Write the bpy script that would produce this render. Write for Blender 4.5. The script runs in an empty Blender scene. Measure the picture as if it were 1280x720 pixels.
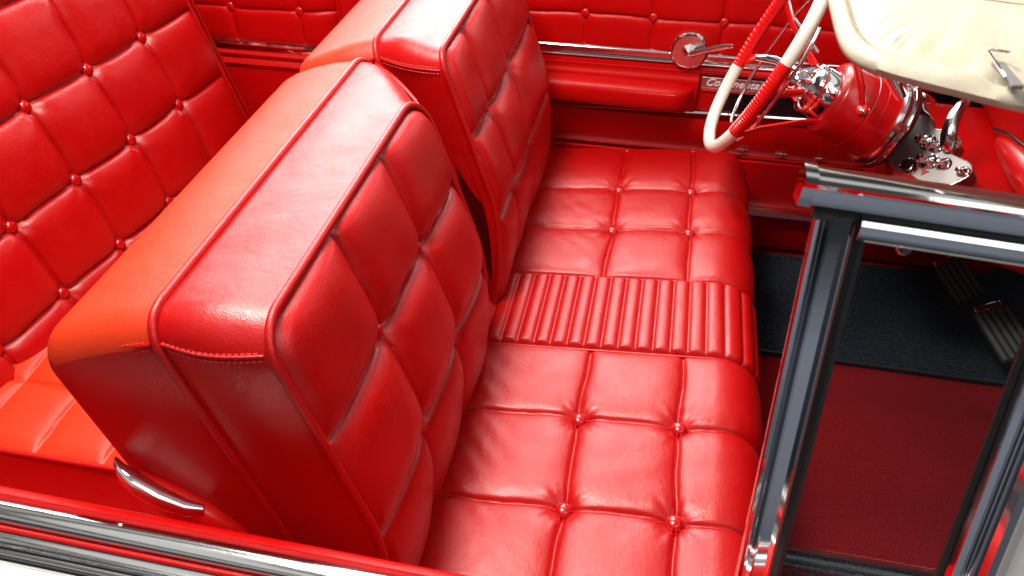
import bpy, math, random
import numpy as np
from mathutils import Vector, Matrix
random.seed(3); rng = np.random.default_rng(5)
S = bpy.context.scene; COL = S.collection; PI = math.pi

# ------------------------------------------------------------------ camera
cam = bpy.data.objects.new('camera', bpy.data.cameras.new('camera')); COL.objects.link(cam); S.camera = cam
X = np.array([.9796, -.1274, .1555]); Yc = np.array([.2008, .6489, -.7338])
X /= np.linalg.norm(X); Yc -= Yc.dot(X)*X; Yc /= np.linalg.norm(Yc); Zc = np.cross(X, Yc)
M = Matrix(((X[0], X[1], X[2]), (Yc[0], Yc[1], Yc[2]), (Zc[0], Zc[1], Zc[2]))).to_4x4()
M.translation = Vector((.0686, -1.235, 1.56)); cam.matrix_world = M
cam.data.sensor_width = 36; cam.data.lens = 36*950/1280; cam.data.clip_start = .02; cam.data.clip_end = 60
cam.data.dof.use_dof = True; cam.data.dof.focus_distance = 1.45; cam.data.dof.aperture_fstop = 9

# ------------------------------------------------------------------ materials
def N(nt, t, **kw):
    n = nt.nodes.new(t)
    for k, v in kw.items():
        if k in n.inputs: n.inputs[k].default_value = v
        else: setattr(n, k, v)
    return n
def base(name, col, rough, metal=0, **kw):
    m = bpy.data.materials.new(name); m.use_nodes = True
    p = m.node_tree.nodes['Principled BSDF']
    p.inputs['Base Color'].default_value = (*col, 1); p.inputs['Roughness'].default_value = rough; p.inputs['Metallic'].default_value = metal
    for k, v in kw.items(): p.inputs[k.replace('_', ' ')].default_value = v
    return m, m.node_tree, p
def bump(nt, p, layers):
    tc = N(nt, 'ShaderNodeTexCoord'); prev = None
    for kind, scale, strength, dist in layers:
        if kind == 'vor': t = N(nt, 'ShaderNodeTexVoronoi', Scale=scale); o = t.outputs['Distance']
        elif kind == 'noise': t = N(nt, 'ShaderNodeTexNoise', Scale=scale, Detail=4.0); o = t.outputs['Fac']
        elif kind == 'crease': t = N(nt, 'ShaderNodeTexNoise', Scale=scale, Detail=5.0, Distortion=1.6); o = t.outputs['Fac']
        elif kind == 'wave': t = N(nt, 'ShaderNodeTexWave', Scale=scale, Distortion=.6, Detail=2.0); t.inputs['Detail Scale'].default_value = 2; t.bands_direction = 'Y'; o = t.outputs['Fac']
        nt.links.new(tc.outputs['Object'], t.inputs['Vector'])
        b = N(nt, 'ShaderNodeBump', Strength=strength, Distance=dist)
        nt.links.new(o, b.inputs['Height'])
        if prev: nt.links.new(prev.outputs[0], b.inputs['Normal'])
        prev = b
    nt.links.new(prev.outputs[0], p.inputs['Normal'])
def leather(name, c1, c2, r0, r1, grain=900, crease=.05, **kw):
    m, nt, p = base(name, c1, r0, **kw)
    tc = N(nt, 'ShaderNodeTexCoord')
    t = N(nt, 'ShaderNodeTexNoise', Scale=5.0, Detail=6.0); nt.links.new(tc.outputs['Object'], t.inputs['Vector'])
    mx = N(nt, 'ShaderNodeMix', data_type='RGBA'); mx.inputs[6].default_value = (*c1, 1); mx.inputs[7].default_value = (*c2, 1)
    nt.links.new(t.outputs['Fac'], mx.inputs[0]); nt.links.new(mx.outputs[2], p.inputs['Base Color'])
    t2 = N(nt, 'ShaderNodeTexNoise', Scale=22.0, Detail=8.0); nt.links.new(tc.outputs['Object'], t2.inputs['Vector'])
    mr = N(nt, 'ShaderNodeMapRange'); mr.inputs[1].default_value = .3; mr.inputs[2].default_value = .7; mr.inputs[3].default_value = r0; mr.inputs[4].default_value = r1
    nt.links.new(t2.outputs['Fac'], mr.inputs[0]); nt.links.new(mr.outputs[0], p.inputs['Roughness'])
    bump(nt, p, [('crease', 9, crease, .02), ('noise', 26, .10, .008), ('noise', 90, .12, .003), ('vor', grain*.55, .28, .0009)])
    return m
RED = leather('red_leather', (.44, .0009, .001), (.39, .0007, .001), .31, .41, Specular_IOR_Level=.8, Specular_Tint=(1, .72, .72, 1))
RED_LIT = leather('red_leather_lit', (.60, .036, .006), (.55, .030, .006), .38, .48, 1100, .06, Specular_IOR_Level=.4)  # red pushed to orange: strong light from above painted into the colour
DOORRED = leather('red_door_leather', (.48, .0010, .001), (.43, .0008, .001), .36, .46, Specular_IOR_Level=.4, Specular_Tint=(1, .6, .6, 1))
PAINT = base('red_paint', (.46, .0015, .002), .30, Coat_Weight=.3, Coat_Roughness=.08)[0]
PLASTIC = base('red_plastic', (.66, .005, .005), .28, Coat_Weight=.3)[0]
BUTTON = base('red_button_leather', (.45, .003, .005), .2, Coat_Weight=.5, Coat_Roughness=.1)[0]
THREAD = base('red_thread', (.72, .03, .035), .6)[0]
PALETHREAD = base('pale_thread', (.85, .30, .26), .6)[0]
CHROME, cnt, cp = base('chrome', (.82, .82, .83), .06, 1)
bump(cnt, cp, [('noise', 30, .03, .004)])
STEEL, snt, sp = base('brushed_steel', (.62, .61, .59), .3, 1); bump(snt, sp, [('noise', 260, .12, .001)])
PLATEM, _n, _p = base('satin_plate', (.30, .28, .27), .5, .6); bump(_n, _p, [('vor', 420, .3, .001)])
TRIMPLATE, _n, _p = base('textured_plate', (.5, .42, .40), .38, 1); bump(_n, _p, [('vor', 500, .6, .001)])
WORNCHROME, wnt, wp = base('worn_chrome', (.68, .68, .68), .16, 1); bump(wnt, wp, [('noise', 40, .004, .003)])
_t = N(wnt, 'ShaderNodeTexNoise', Scale=160.0, Detail=5.0); _m = N(wnt, 'ShaderNodeMapRange')
_m.inputs[1].default_value = .45; _m.inputs[2].default_value = .7; _m.inputs[3].default_value = .08; _m.inputs[4].default_value = .2
wnt.links.new(_t.outputs['Fac'], _m.inputs[0]); wnt.links.new(_m.outputs[0], wp.inputs['Roughness'])
PALE = base('pale_script', (.75, .68, .66), .35)[0]
RUBBER = base('black_rubber', (.012, .012, .012), .5)[0]
BLACK = base('black_lacquer', (.006, .006, .007), .12)[0]
IVORY = base('ivory_plastic', (.76, .73, .62), .22, Coat_Weight=.5, Coat_Roughness=.05)[0]
WHITEP = base('white_car_paint', (.82, .82, .80), .2, Coat_Weight=.8, Coat_Roughness=.03)[0]
CREAM, crn, crp = base('cream_vinyl', (.44, .40, .305), .5); bump(crn, crp, [('crease', 9, .07, .03), ('noise', 60, .12, .004), ('vor', 700, .2, .0006)])
CLIPM = base('grey_clip_plastic', (.16, .155, .14), .35)[0]
SEAMT = base('dark_cream_thread', (.33, .28, .17), .7)[0]
def carpet(name, c1, c2, sc, st, wave=None):
    m, nt, p = base(name, c1, .95); p.inputs['Specular IOR Level'].default_value = .1
    tc = N(nt, 'ShaderNodeTexCoord'); t = N(nt, 'ShaderNodeTexNoise', Scale=sc, Detail=3.0, Roughness=.8); nt.links.new(tc.outputs['Object'], t.inputs['Vector'])
    cr = N(nt, 'ShaderNodeValToRGB'); cr.color_ramp.elements[0].position = .36; cr.color_ramp.elements[1].position = .68
    cr.color_ramp.elements[0].color = (*c1, 1); cr.color_ramp.elements[1].color = (*c2, 1)
    nt.links.new(t.outputs['Fac'], cr.inputs[0]); nt.links.new(cr.outputs[0], p.inputs['Base Color'])
    bump(nt, p, [('noise', sc, st, .006), ('noise', 14, .3, .02)])
    return m
CARPET = carpet('red_carpet', (.12, .0015, .003), (.40, .010, .014), 420, .7)
MAT = carpet('dark_mat_pile', (.002, .0025, .005), (.055, .075, .10), 300, .9)
GLASS, gnt, gp = base('tinted_glass', (.86, .93, .91), .0, 0, Transmission_Weight=1.0); gp.inputs['IOR'].default_value = 1.45
# thin tinted pane: transparent + reflection keeps the floor behind lit
_o = gnt.nodes['Material Output']; _tr = N(gnt, 'ShaderNodeBsdfTransparent'); _tr.inputs[0].default_value = (.64, .70, .69, 1)
_gl = N(gnt, 'ShaderNodeBsdfGlossy'); _gl.inputs['Roughness'].default_value = .02; _fr = N(gnt, 'ShaderNodeFresnel', IOR=1.25)
_mx = N(gnt, 'ShaderNodeMixShader'); gnt.links.new(_fr.outputs[0], _mx.inputs[0]); gnt.links.new(_tr.outputs[0], _mx.inputs[1]); gnt.links.new(_gl.outputs[0], _mx.inputs[2])
gnt.links.new(_mx.outputs[0], _o.inputs[0])

# ------------------------------------------------------------------ mesh helpers
def obj(name, V, F, mat, parent=None, smooth=True):
    me = bpy.data.meshes.new(name)
    me.from_pydata([tuple(map(float, v)) for v in V], [], [tuple(map(int, f)) for f in F]); me.validate()
    import bmesh
    bm = bmesh.new(); bm.from_mesh(me); bmesh.ops.recalc_face_normals(bm, faces=bm.faces); bm.to_mesh(me); bm.free()
    if smooth:
        me.polygons.foreach_set('use_smooth', [True]*len(me.polygons))
    me.materials.append(mat)
    o = bpy.data.objects.new(name, me); COL.objects.link(o)
    if parent: o.parent = parent
    return o
def sharp(o, deg=35):
    """split shading at hard edges"""
    me = o.data; import bmesh
    bm = bmesh.new(); bm.from_mesh(me); a = math.radians(deg)
    for e in bm.edges:
        if len(e.link_faces) == 2 and e.calc_face_angle(0) > a: e.smooth = False
    bm.to_mesh(me); bm.free(); return o
def bev(o, w, seg=2):
    md = o.modifiers.new('bevel', 'BEVEL'); md.width = w; md.segments = seg; md.limit_method = 'ANGLE'; md.angle_limit = .6; md.harden_normals = False
    return o
def thing(name, label, cat, group=None, loc=(0, 0, 0)):
    o = bpy.data.objects.new(name, None); COL.objects.link(o); o.empty_display_size = .1
    o['label'] = label; o['category'] = cat
    if group: o['group'] = group
    return o
def structure(o): o['kind'] = 'structure'; return o
class MB:
    def __init__(s): s.V = []; s.F = []
    def add(s, V, F):
        b = len(s.V); s.V += [tuple(v) for v in V]; s.F += [tuple(i+b for i in f) for f in F]; return s
    def box(s, c, d, R=None):
        c = np.array(c, float); d = np.array(d, float)/2
        v = np.array([[i, j, k] for i in (-1, 1) for j in (-1, 1) for k in (-1, 1)])*d
        if R is not None: v = v @ np.array(R).T
        return s.add(v+c, [(0, 1, 3, 2), (4, 6, 7, 5), (0, 4, 5, 1), (2, 3, 7, 6), (0, 2, 6, 4), (1, 5, 7, 3)])
    def tube(s, P, r, n=10, closed=False, cap=True, up=None, flat=1.0):
        P = [np.array(p, float) for p in P]; k = len(P); rr = r if hasattr(r, '__len__') else [r]*k
        T = []
        for i in range(k):
            a = P[(i-1) % k] if (closed or i) else P[0]; b = P[(i+1) % k] if (closed or i < k-1) else P[-1]
            t = b-a; T.append(t/(np.linalg.norm(t)+1e-12))
        u = np.array(up, float) if up is not None else (np.array([0, 0, 1.]) if abs(T[0][2]) < .9 else np.array([1., 0, 0]))
        V = []
        for i in range(k):
            u = (np.array(up, float) if up is not None else u); u = u-u.dot(T[i])*T[i]; u /= np.linalg.norm(u)+1e-12
            w = np.cross(T[i], u)
            for j in range(n):
                a = 2*PI*j/n; V.append(P[i]+rr[i]*(math.cos(a)*u*flat+math.sin(a)*w))
        F = []
        for i in range(k if closed else k-1):
            for j in range(n):
                a = i*n+j; b = i*n+(j+1) % n; c = ((i+1) % k)*n+(j+1) % n; d = ((i+1) % k)*n+j; F.append((a, b, c, d))
        if not closed and cap: F.append(tuple(range(n))); F.append(tuple((k-1)*n+j for j in range(n)))
        return s.add(V, F)
    def lathe(s, prof, O, ax, n=32, a0=0, e1=None):
        """prof: (radius, distance along axis)"""
        ax = np.array(ax, float); ax /= np.linalg.norm(ax)
        e = np.array([0, 1, 0.]) if abs(ax[1]) < .9 else np.array([1., 0, 0])
        e -= e.dot(ax)*ax; e /= np.linalg.norm(e); f = np.cross(ax, e); O = np.array(O, float)
        V = []
        for r, d in prof:
            for j in range(n):
                a = 2*PI*j/n; V.append(O+ax*d+r*(math.cos(a)*e+math.sin(a)*f))
        F = []
        for i in range(len(prof)-1):
            for j in range(n): F.append((i*n+j, i*n+(j+1) % n, (i+1)*n+(j+1) % n, (i+1)*n+j))
        F.append(tuple(range(n))); k = len(prof)-1; F.append(tuple(k*n+j for j in range(n)))
        return s.add(V, F)
    def loft(s, loops, closed=True, cap=(True, True)):
        n = len(loops[0]); V = [p for l in loops for p in l]; F = []
        for i in range(len(loops)-1):
            for j in range(n if closed else n-1):
                F.append((i*n+j, i*n+(j+1) % n, (i+1)*n+(j+1) % n, (i+1)*n+j))
        if cap[0]: F.append(tuple(range(n)))
        if cap[1]: F.append(tuple((len(loops)-1)*n+j for j in range(n)))
        return s.add(V, F)
    def prism_x(s, prof, x0, x1):   # prof (y,z)
        return s.loft([[(x0, y, z) for y, z in prof], [(x1, y, z) for y, z in prof]])
    def prism_y(s, prof, y0, y1):   # prof (x,z)
        return s.loft([[(x, y0, z) for x, z in prof], [(x, y1, z) for x, z in prof]])
    def grid(s, G):
        a, b = G.shape[:2]; V = G.reshape(-1, 3)
        base_ = len(s.V); s.V += [tuple(v) for v in V]
        s.F += [(base_+i*b+j, base_+(i+1)*b+j, base_+(i+1)*b+j+1, base_+i*b+j+1) for i in range(a-1) for j in range(b-1)]
        return s
    def obj(s, name, mat, parent=None, smooth=True): return obj(name, s.V, s.F, mat, parent, smooth)
def rrect(y0, y1, s0, s1, r, m=24, c=8):
    """rounded rectangle, matched point counts; r = radii for (y0s0, y1s0, y1s1, y0s1)"""
    P = []
    rs = r if hasattr(r, '__len__') else [r]*4
    cs = [(y0, s0, PI, rs[0]), (y1, s0, 1.5*PI, rs[1]), (y1, s1, 0, rs[2]), (y0, s1, .5*PI, rs[3])]
    arcs = []
    for (cy, cs_, a0, q) in cs:
        oy = cy+(q if cy == y0 else -q); os_ = cs_+(q if cs_ == s0 else -q)
        arcs.append([(oy+q*math.cos(a0+.5*PI*k/c), os_+q*math.sin(a0+.5*PI*k/c)) for k in range(c+1)])
    for i in range(4):
        P += arcs[i]; a = arcs[i][-1]; b = arcs[(i+1) % 4][0]
        P += [(a[0]+(b[0]-a[0])*k/m, a[1]+(b[1]-a[1])*k/m) for k in range(1, m)]
    return P
def cellg(v, seams, p=3.0):
    """pillow factor and distance to the nearest inner seam"""
    v = np.asarray(v); s = np.array(seams); i = np.clip(np.searchsorted(s, v)-1, 0, len(s)-2)
    a = (v-s[i])/(s[i+1]-s[i])*2-1; a = np.clip(a, -1, 1)
    g = 1-np.abs(a)**p
    inner = s[1:-1]
    d = np.min(np.abs(v[..., None]-inner), axis=-1) if len(inner) else np.full(v.shape, 9.)
    return g, d
def tuft(A, B, sa, sb, H, p=3.0, groove=.003, gw=.004, dip=.012, dr=.02, buttons=None, pw=.62):
    A0, B0 = A, B; A = A+.0022*np.sin(B*17+A*5)+.0012*np.sin(B*41); B = B+.0022*np.sin(A*15+B*7+1)+.0012*np.sin(A0*37)
    ga, da = cellg(A, sa, p); gb, db = cellg(B, sb, p)
    h = H*np.power(np.clip(ga*gb, 0, 1), pw)*(1+.14*np.sin(np.floor(A*5)*7.3+np.floor(B*5)*3.1)*0+.10*np.sin(A*9+2)*np.sin(B*11+1))
    h -= groove*np.exp(-(np.minimum(da, db)/gw)**2)
    for (ba, bb) in (buttons or []):
        r2 = (A0-ba)**2+(B0-bb)**2; h -= dip*np.exp(-r2/dr**2)
    return h
def stitch_line(mb, P, Nrm, step=.006, ln=.0035, r=.0007, off=.0006):
    """short raised stitches along polyline P"""
    P = np.array(P, float); seg = np.linalg.norm(np.diff(P, axis=0), axis=1); L = np.concatenate([[0], np.cumsum(seg)])
    Nn = np.array(Nrm, float); Nn = np.tile(Nn, (len(P), 1)) if Nn.ndim == 1 else Nn
    for t in np.arange(step/2, L[-1]-ln, step):
        a = np.array([np.interp(t, L, P[:, k]) for k in range(3)]); b = np.array([np.interp(t+ln, L, P[:, k]) for k in range(3)])
        n_ = np.array([np.interp(t, L, Nn[:, k]) for k in range(3)])
        mb.tube([a+n_*(off-r*.6), (a+b)/2+n_*(off+r*.5), b+n_*(off-r*.6)], r, n=5)
def stitch_rows(rows, mat, parent):
    for P, Nn, a in rows:
        m = MB(); stitch_line(m, P, Nn, *a); m.obj('stitching', mat, parent)
def button(parent, p, n, r=.0145, h=.008):
    prof = [(r*1.0, -.004), (r*1.02, 0), (r*.96, h*.35), (r*.8, h*.68), (r*.52, h*.9), (r*.22, h), (.0005, h*1.02)]
    return MB().lathe(prof, p, n, 20).obj('button', BUTTON, parent)
Ex = np.array([1., 0, 0]); Ey = np.array([0, 1., 0]); Ez = np.array([0, 0, 1.])

# ------------------------------------------------------------------ front bench
bench = thing('bench_seat', 'long red leather front bench with a tufted cushion, a ribbed middle section and two backrests', 'car seat')
BE = .337; O_ = np.array([-.15, 0, .40]); UP = np.array([-math.sin(BE), 0, math.cos(BE)]); NR = np.array([math.cos(BE), 0, math.sin(BE)])
def foot(s):   # the front face tucks back towards the cushion
    return -.085*np.clip((.28-s)/.26, 0, 1.3)**1.6
def BP(y, s, off):
    y = y-.10*(.585-s)
    return O_+UP*s+NR*(off+foot(s)*max(0, 1+off/.14))+Ey*y
def make_backrest(fy, by, cols, near):
    """fy/by: y-range at the front piping / rear piping"""
    s0 = -.02; sf = .585; sb = .622
    rf = (.03, .03, .085, .050) if near else (.03, .03, .055, .036)
    L2 = rrect(fy[0], fy[1], s0, sf, rf); L1 = rrect(by[0], by[1], s0-.01, sb, (.03, .03, .06, .042))
    D = .14; T = .345
    # boxing
    m = MB(); loops = []
    K = 18
    for k in range(K+1):
        t = k/K; bul = .010*math.sin(PI*t)
        lp = []
        for idx, ((a, b), (c, d)) in enumerate(zip(L2, L1)):
            y = a+(c-a)*t; s = b+(d-b)*t
            # push outwards
            cy = (fy[0]+fy[1])/2; cs = .3
            vy = (y-cy)/(fy[1]-fy[0])*2; vs = (s-cs)/(sf-s0)*2; q = max(abs(vy), abs(vs))+1e-6
            oy = np.sign(vy)*max(0, abs(vy)-.8)/.2*bul; os_ = np.sign(vs)*max(0, abs(vs)-.8)/.2*bul
            w = (.0016*math.sin(y*23+t*3)*math.sin(s*17+y*9)+.0011*math.sin(y*88+t*5+2*math.sin(y*19))*(.5+.5*math.sin(y*13+1)))*math.sin(PI*t)
            lp.append(BP(y+oy, s+os_+w, -D*t))
        loops.append(lp)
    m.loft(loops, cap=(False, False))
    m.loft([loops[0], [BP(a*.995+.005*(fy[0]+fy[1])/2, b*.99, -.02) for a, b in L2]], cap=(False, True))
    br = m.obj('backrest', RED, bench)
    # rear shell
    sh = MB(); loops = []
    for t, ins in [(0, 0), (.08, -.004), (.3, -.010), (.5, -.013), (.7, -.014), (.82, -.012), (.9, -.006), (.96, .005), (.99, .018), (1, .034)]:
        L = rrect(by[0]+ins+.0, by[1]-ins, s0-.01, sb-ins-.016*t*t, (.03, .03, .06, .042)); loops.append([BP(a, b, -D-(T-D)*t) for a, b in L])
    sh.loft(loops, cap=(False, True)); so = sh.obj('rear_shell', RED_LIT, br); so.data.materials.append(RED)
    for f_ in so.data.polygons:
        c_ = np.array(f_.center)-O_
        if c_.dot(UP) < sb-.028: f_.material_index = 1  # faces above the seam keep the painted-in lit orange, the rest plain red
    # pipings
    MB().tube([BP(a, b, .004) for a, b in L2], .0062, 10, closed=True).obj('piping', RED, br)
    MB().tube([BP(a+(.002 if a > by[1]-.03 else -.002 if a < by[0]+.03 else 0), b+.003, -D) for a, b in L1], .0062, 10, closed=True).obj('piping', RED, br)
    # tufted panel
    n = 190; uv = np.linspace(-1, 1, n); U, V = np.meshgrid(uv, uv, indexing='ij')
    hw = (fy[1]-fy[0])/2-.004; hs = (sf-s0)/2-.004; cy = (fy[0]+fy[1])/2; cs = (sf+s0)/2
    mm = np.maximum(np.abs(U), np.abs(V))+1e-9; Bx = U/mm*hw; By = V/mm*hs
    R = np.where(V > 0, np.where(U > 0, rf[2], rf[3]), .03)
    cx_ = np.sign(Bx)*(hw-R); cyy = np.sign(By)*(hs-R); dx = Bx-cx_; dy = By-cyy
    corner = (np.abs(Bx) > hw-R) & (np.abs(By) > hs-R); dl = np.hypot(dx, dy)+1e-9
    Bx = np.where(corner, cx_+dx/dl*R, Bx); By = np.where(corner, cyy+dy/dl*R, By)
    Yp = cy+Bx*mm; Sp = cs+By*mm
    sa = [fy[0]+.004]+cols+[fy[1]-.004]; sbm = [s0+.004, .223, .407, sf-.004]
    bt = [(c, r) for c in cols for r in (.223, .407)]
    h = tuft(Yp, Sp, sa, sbm, .026, p=3.4, groove=.005, gw=.004, dip=.010, dr=.017, buttons=bt, pw=.5)
    edge = np.clip((1-mm)/.05, 0, 1)**.45
    h = h*edge+.004*np.sin(Yp*31+Sp*17)*np.sin(Sp*23)*edge*.4
    # fine wrinkles fanning from buttons
    for (ba, bb) in bt:
        r = np.hypot(Yp-ba, Sp-bb); th = np.arctan2(Sp-bb, Yp-ba)
        h += .0006*np.sin(th*7+ba*40)*np.exp(-((r-.035)/.022)**2)
    G = np.zeros((n, n, 3)); Ysk = Yp-.10*(.585-Sp)
    G += O_+Sp[..., None]*UP+(h-.001+foot(Sp))[..., None]*NR+Ysk[..., None]*Ey
    MB().grid(G).obj('tufted_panel', RED, br)
    for (a, b) in bt: button(br, BP(a, b, -.007), NR, .0135, .0105)
    # stitched corner seams at both ends of the top
    st = []
    for side in (0, 1):
        yf = fy[side]; yb = by[side]; sg = -1 if side == 0 else 1
        for dd in (-.006, .006):
            P = []; Q = []
            for k in range(24):
                t = k/23; bul = .010*math.sin(PI*t)
                q0 = BP(yf+(yb-yf)*t+sg*(bul+.0005), (sf+(sb-sf)*t)-.030+dd, -.006-(D-.012)*t)
                P.append(q0)
            st.append((P, Ey*sg, (.0075, .0045, .0009)))
            P = [BP(yb+sg*(.0045), sb-.026+dd-.006*(k/23)**2, -D-.008-(T-D-.055)*k/23) for k in range(24)]
            st.append((P, Ey*sg, (.0075, .0045, .0009)))
        P = [BP(yf+(yb-yf)*t+sg*(.010*math.sin(PI*t)+.0004), sf+(sb-sf)*t-.030, -.006-(D-.012)*t) for t in np.linspace(0, 1, 16)]
    stitch_rows(st, THREAD, br)
    for side in (0, 1):
        sg = -1 if side == 0 else 1; yf = fy[side]; yb = by[side]
        MB().tube([BP(yf+(yb-yf)*t+sg*(.010*math.sin(PI*t)-.0006), sf+(sb-sf)*t-.030, -.006-(D-.012)*t) for t in np.linspace(0, 1, 20)], .0024, 8).obj('seam_welt', RED, br)
        MB().tube([BP(yb+sg*.003, sb-.026-.006*t*t, -D-.006-(T-D-.045)*t) for t in np.linspace(0, 1, 20)], .0024, 8).obj('seam_welt', RED, br)
    return br
b1 = make_backrest((-.697, -.08), (-.700, .065), [-.485, -.287], True); b1['label'] = 'nearer backrest, on the passenger side'
b2 = make_backrest((.055, .68), (.095, .70), [.20, .398], False); b2['label'] = 'farther backrest, behind the steering wheel'

# cushion -------------------------------------------------------------------
TI = .10; zc = .403
def path(u):
    """arc-length path of the cushion top in x-z; returns point and normal"""
    x1 = .248; R = .078; La = R*1.5
    u = np.asarray(u, float)
    t = np.array([math.cos(TI), math.sin(TI)]); n = np.array([-math.sin(TI), math.cos(TI)])
    u1 = x1/math.cos(TI)
    P0 = np.array([0, zc]); E_ = P0+t*u1; Cc = E_-n*R
    a = np.clip((u-u1)/R, 0, 1.62)
    ang = TI-a   # tangent angle
    flat = u <= u1
    px = np.where(flat, P0[0]+t[0]*u, Cc[0]-R*np.sin(ang)); pz = np.where(flat, P0[1]+t[1]*u, Cc[1]+R*np.cos(ang))
    rest = np.maximum(0, (u-u1)/R-1.62)*R
    px = px+np.cos(TI-1.62)*rest; pz = pz+np.sin(TI-1.62)*rest
    nx = np.where(flat, n[0], -np.sin(ang)); nz = np.where(flat, n[1], np.cos(ang))
    return px, pz, nx, nz
us = np.linspace(-.32, .56, 330)
ys = np.concatenate([np.linspace(-.725, -.13, 220), np.linspace(-.128, .128, 100), np.linspace(.13, .725, 220)])
Ug, Yg = np.meshgrid(us, ys, indexing='ij')
colS = [-.25, 0.0, .188, .47]
nearS = [-.715, -.502, -.302, -.118]; farS = [.118, .309, .494, .715]
btn_n = [(u, y) for u in (0, .188) for y in (-.502, -.302)]; btn_f = [(u, y) for u in (0, .188) for y in (.309, .494)]
kw = dict(p=3.4, groove=.0035, gw=.004, dip=.012, dr=.022, pw=.5)
hn = tuft(Ug, Yg, colS, nearS, .0135, buttons=btn_n, **kw); hf = tuft(Ug, Yg, colS, farS, .0135, buttons=btn_f, **kw)
pit = .0355; ph = ((Ug+.30)/pit) % 1
hp = .0085*np.power(np.clip(1-np.abs(2*ph-1)**2.6, 0, 1), .6)+.005
hp *= np.clip((.116-np.abs(Yg))/.010, 0, 1)**.5
h = np.where(Yg < -.118, hn, np.where(Yg > .118, hf, hp))
h = h*np.clip((.725-np.abs(Yg))/.03, 0, 1)**.5
h -= .004*np.exp(-((np.abs(Yg)-.118)/.0035)**2)
# soft wrinkles
for (u0, y0) in btn_n+btn_f:
    r = np.hypot(Ug-u0, Yg-y0); th = np.arctan2(Yg-y0, Ug-u0)
    h += .0006*(np.sin(th*7+u0*60+y0*20)+.6*np.sin(th*13+y0*50))*np.exp(-((r-.035)/.018)**2)
plain = (np.abs(Yg) > .13)
h += plain*.0004*np.sin((Ug*.7+Yg)*95+3*np.sin(Ug*21+Yg*7))*np.exp(-((Ug+.16)/.09)**2)
h += plain*.0005*np.sin((Yg*.9-Ug*.5)*70+2*np.sin(Yg*15))*np.exp(-((Ug-.1)/.2)**2)*(.5+.5*np.sin(Yg*9))
px, pz, nx, nz = path(Ug)
drop = np.clip((np.abs(Yg)-.69)/.035, 0, 1)**2*.022
crown = .006*(1-(np.clip(np.abs(Yg), 0, .72)/.72)**2)
G = np.stack([px+nx*(h+crown-drop), Yg, pz+nz*(h+crown-drop)], -1)
cm = MB(); cm.grid(G)
cush = cm.obj('cushion', RED, bench)
def CP(u, y, off=0):
    a, b, c, d = path(np.array(u)); cr = .006*(1-(min(abs(y), .72)/.72)**2)
    return np.array([float(a)+float(c)*(off+cr), y, float(b)+float(d)*(off+cr)])
for (u, y) in btn_n+btn_f:
    a, b, c, d = path(np.array(u)); button(cush, CP(u, y, -.005), (float(c), 0, float(d)), .0155, .0105)
for sgn in (-1, 1):
    MB().tube([CP(u, sgn*.722, -.016) for u in np.linspace(-.30, .5, 60)], .006, 10).obj('piping', RED, cush)
    sk = np.array([[CP(u, sgn*.722, -.018) for u in np.linspace(-.30, .5, 40)], [[CP(u, sgn*.72, 0)[0], sgn*.715, .17] for u in np.linspace(-.30, .5, 40)]])
    MB().grid(sk).obj('side_panel', RED, cush)
for sgn in (-1, 1):
    MB().tube([CP(u, sgn*.118, -.001) for u in np.linspace(-.30, .5, 80)], .0032, 8).obj('seam_welt', RED, cush)
# stitches that follow the grooves
st = []
def hb(u, y, sy):   # height just beside the seam
    return .0015
for rows, y0, y1 in ((nearS, -.69, -.125), (farS, .125, .69)):
    for c in colS[1:3]:
        for dd in (-.0035, .0035):
            st.append(([CP(c+dd, y, -.0005) for y in np.linspace(y0, y1, 60)], Ez, (.0062, .0036, .0006, .0012)))
    for r in rows[1:3]:
        st.append(([CP(u, r-.0035, -.0005) for u in np.linspace(-.24, .46, 80)], [(float(path(np.array(u))[2]), 0, float(path(np.array(u))[3])) for u in np.linspace(-.24, .46, 80)], (.0062, .0036, .0006, .0012)))
for k in range(1, 22):
    u = -.30+pit*k
    if u > .44: break
    nn = path(np.array(u)); st.append(([CP(u+.0008, y, .0052) for y in (-.11, 0, .11)], (float(nn[2]), 0, float(nn[3])), (.0062, .0036, .0006, .0004)))
stitch_rows(st, THREAD, cush)
# recliner handle
rh = MB()
hp_ = [(-.585, -.742, .712, .010), (-.572, -.752, .706, .017), (-.55, -.757, .692, .020), (-.52, -.758, .672, .018), (-.49, -.756, .655, .014), (-.47, -.750, .648, .008)]
loops = []
for (x, y, z, r) in hp_:
    loops.append([(x+r*.25*math.cos(a), y-r*.9*math.cos(a)*.9, z+r*1.0*math.sin(a)-.006) for a in np.linspace(0, 2*PI, 20, endpoint=False)])
rh.loft(loops); ho = rh.obj('recliner_handle', CHROME, bench)
MB().loft([[(x+r*.3*math.cos(a), y+.010-r*1.0*math.cos(a), z-.036+r*1.7*math.sin(a)) for a in np.linspace(0, 2*PI, 20, endpoint=False)] for (x, y, z, r) in
          [(-.575, -.745, .70, .006), (-.56, -.75, .69, .02), (-.52, -.752, .665, .026), (-.47, -.752, .635, .026), (-.43, -.748, .605, .016), (-.415, -.745, .59, .005)]]).obj('handle_cover', PLASTIC, ho)
# seat base (hidden frame below the cushion)
MB().box((.0, 0, .13), (.46, 1.36, .20)).obj('seat_base', RUBBER, bench)

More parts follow.
